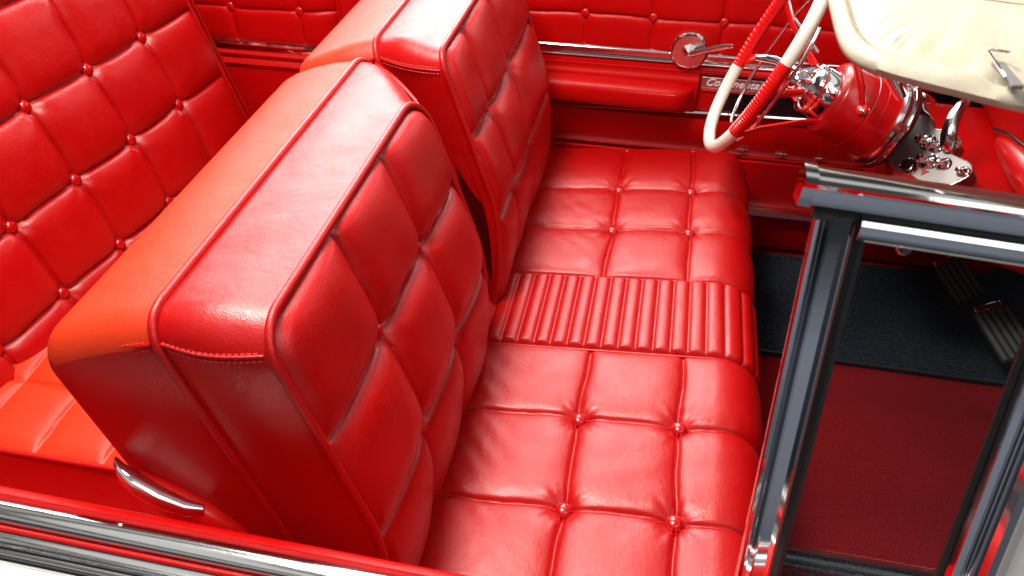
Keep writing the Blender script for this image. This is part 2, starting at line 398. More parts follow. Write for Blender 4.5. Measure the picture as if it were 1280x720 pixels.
# ------------------------------------------------------------------ rear bench
rear = thing('rear_bench_seat', 'red leather rear bench with a tall button tufted backrest, behind the front backrests', 'car seat')
g_, be_ = .119, .237
RI = np.array([math.sin(g_), math.cos(g_), 0]); DN = np.array([math.sin(be_), 0, -math.cos(be_)]); RN = np.cross(RI, DN); RN /= np.linalg.norm(RN)
if RN[0] < 0: RN = -RN
R0 = np.array([-1.322, .066, .743])
ci = [-3.7]+[i for i in range(-3, 3)]+[3.0]; rj = [-2.0, -1.0, 0, 1, 2, 2.95]
n1, n2 = 460, 300
A = np.linspace(-3.7, 3.0, n1); B = np.linspace(-2.0, 2.95, n2); Ag, Bg = np.meshgrid(A*.198, B*.195, indexing='ij')
bt = [(i*.198, j*.195) for i in range(-3, 3) for j in range(-1, 3)]
h = tuft(Ag, Bg, [c*.198 for c in ci], [r*.195 for r in rj], .028, p=3.0, groove=.004, gw=.0045, dip=.012, dr=.02, buttons=bt, pw=.5)
for (ba, bb) in bt:
    r = np.hypot(Ag-ba, Bg-bb); th = np.arctan2(Bg-bb, Ag-ba); h += .0006*np.sin(th*7+ba*40)*np.exp(-((r-.038)/.022)**2)
G = R0+Ag[..., None]*RI+Bg[..., None]*DN+(h)[..., None]*RN
rb = MB().grid(G).obj('backrest', RED, rear)
for (a, b) in bt: button(rb, R0+a*RI+b*DN-RN*.005, RN, .0155, .011)
def RP(a, b, o): return R0+a*.198*RI+b*.195*DN+o*RN
MB().tube([RP(3.02, b, .004) for b in np.linspace(-2, 2.75, 40)], .006, 10).obj('piping', RED, rb)
side = MB(); side.loft([[RP(3.02, b, -.004) for b in np.linspace(-2, 2.75, 30)], [RP(3.22, b, -.02) for b in np.linspace(-2, 2.75, 30)], [RP(3.32, b, -.07) for b in np.linspace(-2, 2.75, 30)], [RP(3.34, b, -.18) for b in np.linspace(-2, 2.75, 30)]], closed=False, cap=(False, False))
side.obj('side_bolster', RED, rb)
MB().tube([RP(3.20, b, -.012) for b in np.linspace(-2, 2.75, 40)], .0035, 8).obj('seam_welt', RED, rb)
# rear cushion
xs = np.linspace(-1.36, -.74, 170); yy = np.linspace(-.53, .60, 260); Xg, Yy = np.meshgrid(xs, yy, indexing='ij')
sx = [-1.38, -1.215, -1.065, -.91, -.70]; sy = [-.55, -.36, -.18, .02, .22, .42, .61]
h = tuft(Xg, Yy, sx, sy, .016, p=3.2, groove=.003, pw=.5)
front = np.clip((Xg+.80)/.06, 0, 1)**2*.05
h = np.where(Yy < -.50, h*np.clip((Yy+.53)/.03, 0, 1)**.5, h)
rc = MB().grid(np.stack([Xg, Yy, .312+h-front+.03*(Xg+1.0)], -1)).obj('cushion', RED_LIT, rear)
MB().tube([(x, -.53, .312+.03*(x+1)) for x in np.linspace(-1.3, -.74, 20)], .006, 10).obj('piping', RED, rc)
MB().grid(np.array([[(x, -.533, .310) for x in np.linspace(-1.3, -.74, 12)], [(x, -.56, .25) for x in np.linspace(-1.3, -.74, 12)], [(x, -.62, .20) for x in np.linspace(-1.3, -.74, 12)], [(x, -.79, .16) for x in np.linspace(-1.3, -.74, 12)]])).obj('side_panel', RED, rc)
MB().grid(np.array([[(-.742, y, .27) for y in np.linspace(-.59, .6, 12)], [(-.76, y, .10) for y in np.linspace(-.59, .6, 12)]])).obj('front_panel', RED, rc)

# ------------------------------------------------------------------ far (driver) door
dd_ = thing('car_door', "driver's door with red tufted panel, armrest, chrome strips and window crank, beyond the front seat", 'car door')
xg = np.linspace(-.62, .95, 420); zg = np.linspace(.662, .86, 90); Xd, Zd = np.meshgrid(xg, zg, indexing='ij')
dcols = [-.62, -.335, -.152, .031, .216, .40, .58, .76, .95]; drows = [.662, .757, .86]
bt = [(x, .757) for x in dcols[1:-1]]
h = tuft(Xd, Zd, dcols, drows, .010, p=5, groove=.002, gw=.003, dip=.005, dr=.014, buttons=bt, pw=.5)
dp = MB().grid(np.stack([Xd, .797-h, Zd], -1)).obj('door_panel', DOORRED, dd_)
for (x, z) in bt: button(dp, (x, .797, z), (0, -1, 0), .0125, .006)
st = MB(); stitch_line(st, [(x, .795, .7545) for x in np.linspace(-.6, .93, 40)], (0, -1, 0), .006, .0035, .0006, .001); st.obj('stitching', THREAD, dp)
# body of the door behind the panels
bd = MB(); bd.prism_x([(.802, .30), (.80, .66), (.80, .88), (.83, .90), (.88, .89), (.93, .72), (.95, .40), (.93, .30)], -.62, .95).obj('door_body', DOORRED, dd_)
# upper chrome strip
MB().prism_x([(.795, .672), (.789, .671), (.786, .667), (.789, .663), (.792, .661), (.791, .645), (.788, .641), (.791, .636), (.80, .635)], -.60, .92).obj('chrome_strip', WORNCHROME, dd_)
# padded mid section with stitch
zz = np.linspace(.50, .634, 40); xx = np.linspace(-.61, .175, 160); Xm, Zm = np.meshgrid(xx, zz, indexing='ij')
prof = .790-.006*np.sin((Zm-.50)/.134*PI)-.006*(1/(1+np.exp(-(Zm-.60)*-400)))
MB().grid(np.stack([Xm, prof, Zm], -1)).obj('padded_panel', DOORRED, dd_)
MB().prism_x([(.80, .634), (.790, .632), (.786, .625), (.786, .618), (.790, .612), (.80, .61)], .176, .92).obj('padded_roll', DOORRED, dd_)
st = MB(); stitch_line(st, [(x, .7845, .622) for x in np.linspace(-.45, .9, 50)], (0, -1, 0), .006, .0035, .0007, .001); st.obj('stitching', THREAD, dd_)
# armrest
loops = []
for t in np.linspace(0, 1, 40):
    x = -.55+.712*t
    e = 1-max(0, (t-.90)/.10)**2.5*.75; w = .060*math.sqrt(max(.02, e)); hh = .036*(.6+.4*e)
    cz = .549+.004*math.sin(t*3); cyy = .795-w*.5
    loops.append([(x, cyy-w*.62*np.sign(math.cos(a))*abs(math.cos(a))**.6, cz+hh*np.sign(math.sin(a))*abs(math.sin(a))**.75) for a in np.linspace(0, 2*PI, 28, endpoint=False)])
ar = MB().loft(loops).obj('armrest', DOORRED, dd_)
st = MB(); stitch_line(st, [(x, .795-.063, .549+.022) for x in np.linspace(-.45, .12, 30)], (0, -.8, .6), .006, .0035, .0008, .0012); st.obj('stitching', PALETHREAD, ar)
# lacquered recess, name plate, switch
MB().prism_x([(.80, .500), (.794, .504), (.792, .55), (.7955, .607), (.80, .609)], .177, .245).obj('filler_panel', DOORRED, dd_)
MB().prism_x([(.80, .495), (.796, .497), (.796, .606), (.80, .608)], .246, .92).obj('lacquer_recess', BLACK, dd_)
npl = MB().prism_x([(.797, .571), (.791, .572), (.791, .605), (.797, .606)], .182, .366).obj('name_plate', TRIMPLATE, dd_)
bev(npl, .0015)
fc = bpy.data.curves.new('script', 'FONT'); fc.body = 'Continental'; fc.size = .030; fc.shear = .45; fc.extrude = .0006; fc.bevel_depth = .0004; fc.space_character = 1.05
fo = bpy.data.objects.new('tmp', fc); COL.objects.link(fo); bpy.context.view_layer.update()
me = bpy.data.meshes.new_from_object(fo); bpy.data.objects.remove(fo)
me.transform(Matrix.Translation((.193, .7900, .581)) @ Matrix.Rotation(PI/2, 4, 'X')); me.materials.append(PALE)
lo = bpy.data.objects.new('script_lettering', me); COL.objects.link(lo); lo.parent = npl
sw = MB(); sw.prism_x([(.797, .565), (.786, .567), (.784, .58), (.786, .606), (.797, .608)], .372, .44); swo = sw.obj('switch_plate', CHROME, dd_); sharp(swo)
for x in (.385, .408, .43): MB().lathe([(.007, 0), (.0075, .006), (.005, .010), (.001, .011)], (x, .786, .588), (0, -1, 0), 14).obj('switch', CHROME, swo)
MB().prism_x([(.80, .575), (.79, .574), (.788, .566), (.80, .562)], .186, .90).obj('chrome_ledge', WORNCHROME, dd_)
# lower chrome strip (rises slightly to the front)
MB().loft([[(x, .798, z), (x, .788, z), (x, .785, z-.004), (x, .788, z-.009), (x, .791, z-.012), (x, .798, z-.012)] for x, z in ((-.60, .478), (-.24, .486), (.23, .502), (.92, .520))]).obj('chrome_strip', CHROME, dd_)
# lower panel and edge strip
zz = np.linspace(.37, .476, 14); xx = np.linspace(-.61, .94, 60); Xm, Zm = np.meshgrid(xx, zz, indexing='ij')
MB().grid(np.stack([Xm, .797-.010*np.sin((Zm-.37)/.11*PI*.8), Zm], -1)).obj('lower_panel', DOORRED, dd_)
MB().prism_x([(.80, .371), (.788, .370), (.787, .366), (.80, .364)], -.60, .93).obj('edge_strip', CHROME, dd_)
# star ornaments
for x, z in ((.331, .394), (.44, .392), (.55, .389), (.66, .387)):
    m = MB()
    for (L, W, R) in ((.019, .0022, 0), (.010, .0026, PI/2)):
        a = np.array([math.cos(R), 0, math.sin(R)]); b = np.array([-math.sin(R), 0, math.cos(R)]); c = np.array([x, .7865, z])
        V = [c+a*L, c+b*W, c-a*L, c-b*W, c-Ey*.003, c+Ey*.006]
        m.add(V, [(0, 1, 4), (1, 2, 4), (2, 3, 4), (3, 0, 4), (0, 1, 5), (1, 2, 5), (2, 3, 5), (3, 0, 5)])
    for sx_ in (-1, 1):
        for sz in (-1, 1): m.box((x+sx_*.0055, .786, z+sz*.0035), (.003, .004, .003))
    m.obj('star_ornament', CHROME, dd_, smooth=False)
# crank
cr_ = MB(); ax = (0, -1, 0); cc = (.137, .786, .681)
cr_.lathe([(.050, 0), (.051, .006), (.048, .010), (.044, .011), (.041, .009), (.034, .0095), (.030, .010)], cc, ax, 48)
cro = cr_.obj('window_crank', CHROME, dd_); sharp(cro, 25)
MB().lathe([(.0435, .0112), (.030, .0115), (.022, .012)], cc, ax, 48).obj('crank_disc', STEEL, cro)
MB().lathe([(.024, .010), (.014, .020), (.006, .028), (.001, .030)], cc, ax, 8).obj('crank_hub', CHROME, cro, smooth=False)
MB().tube([(cc[0]+.004, .760, cc[2]), (cc[0]+.045, .752, cc[2]+.018), (cc[0]+.085, .744, cc[2]+.034), (cc[0]+.108, .738, cc[2]+.040)], [.0095, .0085, .0085, .006], 10, up=(0, 1, 0), flat=.6).obj('crank_arm', CHROME, cro)

# kick panel and sill below the door (body of the car)
ks = structure(MB().prism_x([(.80, .04), (.785, .06), (.785, .186), (.785, .355), (.80, .362), (.95, .362), (.95, .04)], -1.9, 1.3).obj('kick_wall', PAINT))
sp_ = MB().prism_x([(.786, .186), (.760, .184), (.752, .192), (.755, .204), (.775, .208), (.786, .206)], -.55, 1.0).obj('sill_plate', WORNCHROME)
sp_['label'] = 'chrome sill plate along the bottom of the driver door opening'; sp_['category'] = 'sill plate'
# ------------------------------------------------------------------ rear quarter trim panel
q = thing('rear_side_panel', 'red tufted trim panel with a chrome strip beside the rear seat on the far side', 'trim panel')
xg = np.linspace(-1.75, -.862, 260); zg = np.linspace(.607, .90, 110); Xd, Zd = np.meshgrid(xg, zg, indexing='ij')
qc = [-1.75, -1.62, -1.41, -1.195, -.978, -.862]; qr = [.607, .71, .83, .90]; bt = [(x, .71) for x in qc[1:-1]]+[(x, .83) for x in qc[1:-1]]
h = tuft(Xd, Zd, qc, qr, .011, p=4, groove=.002, gw=.0035, dip=.006, dr=.015, buttons=bt, pw=.5)
curve = np.clip((Xd+.95)/.09, 0, 1)**2*.03
qp = MB().grid(np.stack([Xd, .775-h+curve, Zd], -1)).obj('tufted_panel', DOORRED, q)
for (x, z) in bt: button(qp, (x, .775, z), (0, -1, 0), .0135, .006)
MB().loft([[(x, y+.012, z+.002), (x, y-.004, z+.002), (x, y-.007, z-.004), (x, y-.003, z-.010), (x, y-.001, z-.026), (x, y+.014, z-.028)] for x, y, z in ((-1.75, .772, .606), (-1.2, .772, .605), (-1.0, .772, .603), (-.92, .775, .606), (-.865, .792, .614))]).obj('chrome_strip', CHROME, q)
MB().prism_x([(.79, .578), (.768, .577), (.762, .570), (.764, .562), (.770, .560), (.768, .552), (.760, .547), (.752, .543), (.754, .536), (.760, .531), (.735, .10), (.80, .10)], -1.75, -.64).obj('lower_panel', DOORRED, q)
MB().box((-.74, .79, .73), (.235, .02, .33)).obj('pillar_panel', DOORRED, q)
MB().tube([(-.858, .780, z) for z in np.linspace(.61, .89, 10)], .006, 10).obj('piping', DOORRED, q)
MB().lathe([(.003, 0), (.003, .002), (.0005, .003)], (-1.21, .762, .566), (0, -1, 0), 12).obj('screw_or_glint', CHROME, q)
MB().prism_x([(.80, .08), (.80, .9), (.90, .9), (.95, .08)], -1.9, -.62).obj('outer_skin', DOORRED, q)

# ------------------------------------------------------------------ near (passenger) door
nd = thing('car_door', 'near passenger door with chrome top moulding and white painted skin, carrying the vent window', 'car door')
MB().prism_x([(-.826, .20), (-.829, .750), (-.834, .765), (-.841, .774), (-.848, .776), (-.855, .770), (-.856, .20)], -1.9, .52).obj('inner_panel', DOORRED, nd)
x0, x1 = -1.9, .52
MB().prism_x([(-.851+0, .770)]+[(-.8685+.0165*math.cos(a), .769+.0135*math.sin(a)) for a in np.linspace(0, PI, 16)]+[(-.886, .77)], x0, x1).obj('chrome_bead', WORNCHROME, nd)
MB().tube([(x, -.8895, .776) for x in np.linspace(x0, x1, 8)], .0032, 10).obj('piping', DOORRED, nd)
mo = [(-.892, .760), (-.8925, .772), (-.8935, .7745), (-.895, .7735), (-.9015, .774), (-.9025, .7765), (-.904, .7765), (-.905, .7725), (-.906, .7725), (-.907, .7765), (-.909, .777), (-.911, .775), (-.9125, .771), (-.914, .7715), (-.9155, .773), (-.919, .7715), (-.922, .764), (-.923, .755)]
MB().prism_x(mo, x0, x1).obj('chrome_moulding', WORNCHROME, nd)
ndp = [(-.9225, .756), (-.9225, .763), (-.928, .7635), (-.945, .759), (-.970, .748), (-.99, .72), (-1.0, .67), (-1.01, .5), (-1.0, .2), (-.9225, .2)]
MB().prism_x(ndp, x0, x1).obj('outer_skin', WHITEP, nd)
MB().lathe([(.0045, 0), (.0045, .0015), (.003, .0028), (.0005, .003)], (-.475, -.860, .7785), (0, .4, 1), 14).obj('screw_or_glint', CHROME, nd)  # small chrome disc put where the bead only has a highlight

# vent window (a thing hinged in the door: part of the door)
def VP(x, z, o=0):   # plane leaning inwards, o = outward offset
    return np.array([x, -.785+(z-.78)*.314-o*.954, z+o*.30])
vw = MB()
def bar(P, prof, mat, name, parent):
    """sweep a profile (across, out) along straight line P0-P1 in the window plane"""
    a, b = P; d = np.array(b)-np.array(a); d = d/np.linalg.norm(d); pz_ = np.array([-d[1], d[0]])
    loops = [[VP(*(np.array(p)+pz_*u), o) for u, o in prof] for p in (a, b)]
    o = MB().loft(loops).obj(name, mat, parent); sharp(o, 28); return o
vf = bar(((.205, 1.188), (.78, 1.163)), [(-.004, -.012), (-.004, .0115), (.004, .0135), (.010, .014), (.0145, .018), (.018, .017), (.0205, .012), (.0235, -.002), (.0240, -.008), (.020, -.014)], CHROME, 'window_frame', nd)
bar(((.196, 1.1886), (.2065, 1.188)), [(-.006, -.014), (-.006, .0125), (.003, .0150), (.010, .016), (.0150, .0200), (.0190, .0190), (.0222, .013), (.0255, -.002), (.0258, -.009), (.021, -.016)], CHROME, 'end_cap', vf)
bar(((.212, 1.176), (.78, 1.151)), [(-.006, -.006), (-.006, .004), (.009, .006), (.009, -.006)], RUBBER, 'weather_strip', vf)
bar(((.25, 1.165), (.78, 1.142)), [(-.008, -.004), (-.008, .008), (-.005, .012), (.001, .012), (.006, .013), (.010, .011), (.013, .004), (.013, -.004)], CHROME, 'pane_rail', vf)
bar(((.219, .74), (.215, 1.172)), [(.003, .004), (.003, .008), (.0015, .012), (-.002, .010), (-.004, .006), (-.006, .010), (-.010, .011), (-.013, .008), (-.024, .007), (-.028, .010), (-.030, .008), (-.0305, .002)], CHROME, 'rear_post', vf)
bar(((.257, .74), (.254, 1.172)), [(.006, -.010), (.006, .004), (.000, .006), (-.005, .003), (-.005, -.010)], RUBBER, 'weather_strip', vf)
G = MB(); G.loft([[VP(.2605, .75, .001), VP(.42, .75, .001), VP(.42, 1.155, .001), VP(.2575, 1.162, .001)]], cap=(True, False)); G.obj('glass_pane', GLASS, vf, smooth=False)
MB().lathe([(.004, -.010), (.0055, -.005), (.0055, .003), (.003, .007)], VP(.292, 1.152), (0, -.95, .3), 16).obj('glass_clip', CHROME, vf)
# front edge of the window and the windscreen pillar
bar(((.408, .74), (.408, 1.155)), [(.0015, -.001), (.0015, .003), (-.004, .004), (-.004, -.001)], RUBBER, 'weather_strip', vf)
bar(((.417, .74), (.417, 1.155)), [(.0045, -.003), (.0045, .006), (.001, .012), (-.005, .013), (-.008, .008), (-.009, -.003)], CHROME, 'front_post', vf)
pi_ = thing('windscreen_pillar', 'fluted chrome windscreen pillar rising in front of the vent window', 'pillar')
bar(((.436, .72), (.436, 1.30)), [(.010, -.02), (.010, .006), (.007, .012), (.003, .009), (.000, .005), (-.003, .009), (-.008, .016), (-.014, .018), (-.019, .014), (-.021, .006), (-.021, -.02)], CHROME, 'pillar_trim', pi_)
bar(((.462, .72), (.462, 1.30)), [(.004, -.02), (.004, .006), (.000, .012), (-.008, .015), (-.020, .014), (-.026, .008), (-.026, -.02)], WHITEP, 'pillar_body', pi_)  # white band stands in for a bright reflection in the chrome
bar(((.492, .72), (.492, 1.30)), [(.003, -.02), (.003, .010), (-.002, .015), (-.009, .016), (-.014, .010), (-.014, -.02)], CHROME, 'pillar_trim', pi_)
bar(((.510, .72), (.510, 1.30)), [(.003, -.02), (.003, .006), (-.006, .014), (-.050, .014), (-.060, -.02)], WHITEP, 'pillar_body', pi_)

# ------------------------------------------------------------------ steering wheel
AL = .393; WC = np.array([.283, .431, .819]); WN = np.array([math.cos(AL), 0, -math.sin(AL)]); WW = np.array([math.sin(AL), 0, math.cos(AL)])
def W(y, s, d=0): return WC+Ey*y+WW*s+WN*d
wheel = thing('steering_wheel', 'oval ivory and red steering wheel with ribbed red grips and chrome horn ring', 'steering wheel')
def rimpt(a, ay=.160, as_=.222, p=2.25, c0=.012):
    c, s = math.cos(a), math.sin(a); e = 2/p
    return (np.sign(c)*abs(c)**e*ay, np.sign(s)*abs(s)**e*as_+c0)
def rim(a0, a1, r, mat, name, ribs=False, parent=wheel, n=90, ay=.160, as_=.222, d=0, c0=.012):
    P = []; R = []
    for k in range(n):
        a = a0+(a1-a0)*k/(n-1); y, s = rimpt(a, ay, as_, c0=c0); P.append(W(y, s, d)); R.append(r)
    return MB().tube(P, R, 14, up=WN).obj(name, mat, parent)
def ang_at(s, side):
    for a in np.linspace(-PI/2, PI/2, 800):
        if rimpt(a)[1] >= s: return a if side > 0 else PI-a
aF0, aF1 = ang_at(-.085, 1), ang_at(.17, 1); aN1, aN0 = ang_at(-.105, -1), ang_at(.075, -1)
# far side = +y ; angles run counter-clockwise seen from the driver
rim(aN1, aF0+2*PI, .0145, IVORY, 'rim_section'); rim(aF1, aN0, .0145, IVORY, 'rim_section')
rim(aF0, aF1, .0148, PLASTIC, 'rim_grip'); rim(aN0, aN1, .0148, PLASTIC, 'rim_grip')
# finger ribs on the grips
for a0, a1, sg in ((aF0, aF1, -1), (aN0, aN1, 1)):
    m = MB()
    for k in range(26):
        a = a0+(a1-a0)*(k+.5)/26; y, s = rimpt(a); y2, s2 = rimpt(a+.01); T = W(y2, s2)-W(y, s); T /= np.linalg.norm(T); B_ = np.cross(T, WN)
        P = [W(y, s)+.0141*(math.cos(q)*(-WN)+math.sin(q)*B_) for q in np.linspace(-1.25, 1.25, 9)]
        m.tube(P, .0017, 6)
    m.obj('grip_rib', PLASTIC, wheel)
# horn ring
rim(ang_at(-.15, 1)-.5, ang_at(.16, 1)+.3, .0042, CHROME, 'horn_ring', d=.035, ay=.128, as_=.178, c0=.0)
rim(PI-.9, PI+.95, .0042, CHROME, 'horn_ring', d=.035, ay=.128, as_=.178, c0=.0)
# spokes
HUB = .13
def spoke(P, wd, th, mat, name):
    return bev(MB().tube(P, wd, 8, up=WN, flat=th).obj(name, mat, wheel), .001)
for sg in (1, -1):
    spoke([W(sg*.158, -.075 if sg > 0 else .078, .004), W(sg*.13, -.04 if sg > 0 else .06, .02)], [.013, .012], .4, PLASTIC, 'spoke')
    spoke([W(sg*.13, -.04 if sg > 0 else .06, .02), W(sg*.085, -.01, .05), W(sg*.05, 0, .10)], [.010, .010, .012], .5, CHROME if sg > 0 else PLASTIC, 'spoke')
spoke([W(-.150, -.110, .004), W(-.11, -.09, .05), W(-.06, -.06, .13), W(-.04, -.05, .17)], [.011, .010, .011, .014], .5, PLASTIC, 'spoke')
spoke([W(.155, .10, .004), W(.11, .07, .04), W(.05, .03, .12)], [.012, .011, .012], .5, PLASTIC, 'spoke')
hb_ = MB().lathe([(.001, .070), (.012, .072), (.022, .080), (.028, .095), (.030, .108), (.046, .115), (.056, .122), (.058, .130), (.055, .136), (.057, .142), (.057, .165), (.050, .170)], WC, WN, 40).obj('hub', CHROME, wheel); sharp(hb_, 40)
for k in range(10):
    a = k*2*PI/10; y, s = math.cos(a)*.038, math.sin(a)*.038
    MB().tube([W(y*.55, s*.55, .085), W(y, s, .112)], .004, 6).obj('hub_flute', CHROME, hb_)

# steering column
colm = thing('steering_column', 'broad red steering column housing with a chrome collar at the dashboard', 'steering column')
shp = [(.060, .166), (.078, .172), (.083, .180), (.0850, .230), (.0853, .236), (.0838, .2375), (.0838, .2395), (.0856, .241), (.0866, .262), (.0862, .2625), (.0862, .2635), (.0868, .264), (.0885, .305)]
sho = MB().lathe(shp, WC, WN, 64).obj('column_shroud', PAINT, colm); sharp(sho, 40)
cl = MB().lathe([(.089, .297), (.097, .299), (.100, .304), (.0985, .310), (.095, .312), (.095, .315), (.102, .317), (.1035, .321), (.102, .325), (.090, .327)], WC, WN, 64).obj('collar', WORNCHROME, colm); sharp(cl, 35)
MB().lathe([(.088, .324), (.1005, .327), (.1005, .333), (.088, .337)], WC, WN, 48).obj('collar_gasket', RUBBER, colm)
lv = MB().tube([(.440, .345, .905), (.452, .325, .885), (.47, .300, .842), (.483, .292, .803)], [.006, .0065, .0075, .006], 10).obj('gear_lever', PAINT, colm)
MB().lathe([(.002, -.012), (.010, -.009), (.0135, 0), (.010, .009), (.006, .012)], (.484, .288, .797), (-.3, -.9, .3), 20).obj('lever_knob', PLASTIC, lv)
MB().lathe([(.006, .009), (.007, .013), (.005, .016), (.001, .017)], (.484, .288, .797), (-.3, -.9, .3), 16).obj('knob_tip', CHROME, lv)
MB().loft([[(x, y+.012*math.cos(a), z+.020*math.sin(a)) for a in np.linspace(0, 2*PI, 20, endpoint=False)] for x, y, z in ((.315, .60, .90), (.322, .60, .90))][:2]).obj('turn_signal_paddle', IVORY, colm)
MB().tube([(.32, .60, .895), (.36, .52, .87), (.40, .46, .84)], .005, 8).obj('turn_signal_stalk', CHROME, colm)

# ------------------------------------------------------------------ dashboard
dash = thing('dashboard', 'red dashboard with a brushed steel control plate, chrome knobs and levers', 'dashboard')
# main face, swept along y
face = [(.65, .965), (.67, .975), (.72, .955), (.765, .92), (.795, .87), (.815, .80), (.83, .73), (.845, .665), (.865, .62), (.89, .60), (.94, .58), (1.2, .60), (1.2, .97), (.70, 1.0)]
MB().loft([[(x+.02*((y-.1)/.7)**2, y, z) for x, z in face] for y in np.linspace(-.78, .78, 24)]).obj('dash_panel', PAINT, dash); sharp(dash.children[0], 45)
# steel control plate beside the column root
nn_ = np.array([-.55, -.45, .70]); nn_ /= np.linalg.norm(nn_); e2 = np.array([0, 1., 0]) - nn_[1]*nn_; e2 /= np.linalg.norm(e2); e3 = np.cross(nn_, e2)
if e3[2] < 0: e3 = -e3
PC = np.array([.682, .411, .677])
def DP(a, b, o=0): return PC+e2*a*1.045+e3*b*1.045+nn_*o
outl = [(.150, .0), (.106, .01), (.068, .02), (.046, .014), (.026, .010), (.014, .026), (-.006, .043), (-.030, .047), (-.038, .028), (-.050, .022), (-.065, .033), (-.088, .048), (-.110, .040), (-.115, .003), (-.108, -.041), (-.071, -.097), (-.022, -.107), (.016, -.090), (.064, -.065), (.107, -.05), (.15, -.04)]
def smooth_loop(P, it=2):
    P = [np.array(p, float) for p in P]
    for _ in range(it):
        Q = []
        for i in range(len(P)):
            a, b = P[i], P[(i+1) % len(P)]; Q += [a*.75+b*.25, a*.25+b*.75]
        P = Q
    return P
ol = smooth_loop(outl)
plate = MB().loft([[DP(a, b, -.05) for a, b in ol], [DP(a, b, .0) for a, b in ol], [DP(a*.99, b*.99, .002) for a, b in ol]]).obj('control_plate', PLATEM, dash); sharp(plate, 30)
MB().tube([DP(a, b, .001) for a, b in ol], .0016, 8, closed=True).obj('plate_bezel', CHROME, plate)
kn_ = np.array([-.80, -.25, .35]); kn_ /= np.linalg.norm(kn_)
def knob(a, b, r, L, par=dash, ax=None):
    ax = nn_ if ax is None else ax
    k = MB().lathe([(r*1.2, -.006), (r*1.25, .003), (r*.9, .006), (r*.55, .009), (r*.5, .013), (r*.95, .017), (r*1.05, .021), (r*1.0, L), (r*.6, L+.002), (r*.55, L+.004), (.001, L+.0045)], DP(a, b, .001), ax, 20).obj('knob', CHROME, par); sharp(k, 30)
    nb = MB()
    MB().lathe([(r*1.9, -.003), (r*1.95, .002), (r*1.6, .0035), (r*1.5, .002)], DP(a, b, .001), nn_, 24).obj('knob_ring', CHROME, k)
    return k
for a, b, r, L in ((.000, -.008, .0095, .032), (-.018, .004, .008, .022), (-.045, -.018, .0095, .034), (-.064, .004, .0075, .026), (-.098, .030, .0065, .02)): knob(a, b, r, L, ax=kn_)
ig = MB().lathe([(.020, 0), (.021, .003), (.018, .005), (.0165, .002), (.010, .002), (.009, .006), (.002, .007)], DP(-.035, -.060, .001), nn_, 28).obj('ignition_switch', CHROME, dash); sharp(ig, 30)
MB().loft([[DP(-.062+.010*math.cos(a), -.036+.010*math.sin(a), o) for a in np.linspace(0, 2*PI, 3, endpoint=False)] for o in (0, .004)]).obj('pointer', PAINT, dash)
def lever(P, wds, th, name='lever'):
    o = MB(); loops = []
    P = [np.array(p, float) for p in P]
    for i, p in enumerate(P):
        t = P[min(i+1, len(P)-1)]-P[max(i-1, 0)]; t /= np.linalg.norm(t); sdw = np.cross(t, nn_); sdw /= np.linalg.norm(sdw); u = np.cross(sdw, t)
        w = wds[i]; loops.append([p+sdw*w+u*th, p+sdw*w*.8-u*th, p-sdw*w*.8-u*th, p-sdw*w+u*th, p-sdw*w*.4+u*th*1.9, p+sdw*w*.4+u*th*1.9])
    o.loft(loops); q_ = o.obj(name, WORNCHROME, dash); sharp(q_, 30); return q_
lever([DP(.052, .086, .006), DP(.040, .074, .016), DP(.024, .060, .022), DP(.004, .046, .024), DP(-.014, .034, .022), DP(-.030, .026, .014), DP(-.040, .022, .004)], [.010, .0125, .014, .0155, .017, .017, .012], .005)
MB().lathe([(.007, 0), (.0075, .012), (.004, .014), (.001, .0145)], DP(-.040, .036, .012), kn_*.2+e3, 14).obj('lever_tip', CHROME, dash)
MB().box(DP(.165, -.015, .010), (.075, .030, .006), np.stack([-e2*.97+e3*.25, e3*.97+e2*.25, nn_], 1)).obj('trim_strip', WORNCHROME, dash)
k_ = MB().lathe([(.012, -.01), (.0150, 0), (.0165, .012), (.015, .016), (.0165, .018), (.0150, .024), (.008, .027), (.001, .028)], DP(.090, .022, .006), kn_, 28).obj('knob', CHROME, dash); sharp(k_, 30)
MB().tube([DP(.080, .012, .020), DP(.062, .008, .024), DP(.040, .020, .014)], [.010, .011, .003], 8).obj('knob_pointer', CHROME, dash)
lt = MB().tube([(.515, .300, .872), (.532, .292, .852), (.548, .283, .833)], [.011, .012, .010], 10, up=(0, 1, 0), flat=.5).obj('toggle_lever', CHROME, dash)
# pod on the right of the dash
loops = []
for t in np.linspace(0, 1, 20):
    r = .040*math.sin(PI*min(1, t*1.1+.02)*.5)**.6+.004; c = np.array([.815+.05*t, .415-.34*t, .692+.02*t])
    loops.append([c+np.array([r*1.0*math.cos(a), .35*r*math.cos(a), r*1.15*math.sin(a)]) for a in np.linspace(0, 2*PI, 28, endpoint=False)])
MB().loft(loops).obj('dash_pod', PAINT, dash)
MB().tube([(.800, .425, .712), (.812, .38, .728), (.820, .30, .742), (.822, .05, .760)], .0032, 8).obj('dark_gap_line', BLACK, dash)  # black tube painted in for the dark gap above the pod
# speaker grille / instrument hood beyond the wheel
MB().loft([[(.50+.02*k, .62+.06*math.cos(a), .93+.030*math.sin(a)) for a in np.linspace(0, 2*PI, 24, endpoint=False)] for k in range(2)]).obj('air_vent', BLACK, dash)
for k in range(-4, 5):
    y = .62+k*.012; hgt = .028*math.sqrt(max(.05, 1-(k/5)**2)); MB().tube([(.497, y, .93-hgt), (.494, y+.004, .93), (.497, y, .93+hgt)], .0012, 6).obj('vent_bar', CHROME, dash)
# under-dash duct
ud = MB().loft([[(.60, y, .62), (.60, y, .505), (.70, y, .485), (.95, y, .415), (1.15, y, .36), (1.2, y, .60)] for y in (.30, .74)]).obj('under_dash_duct', PAINT, dash); bev(ud, .01, 3)

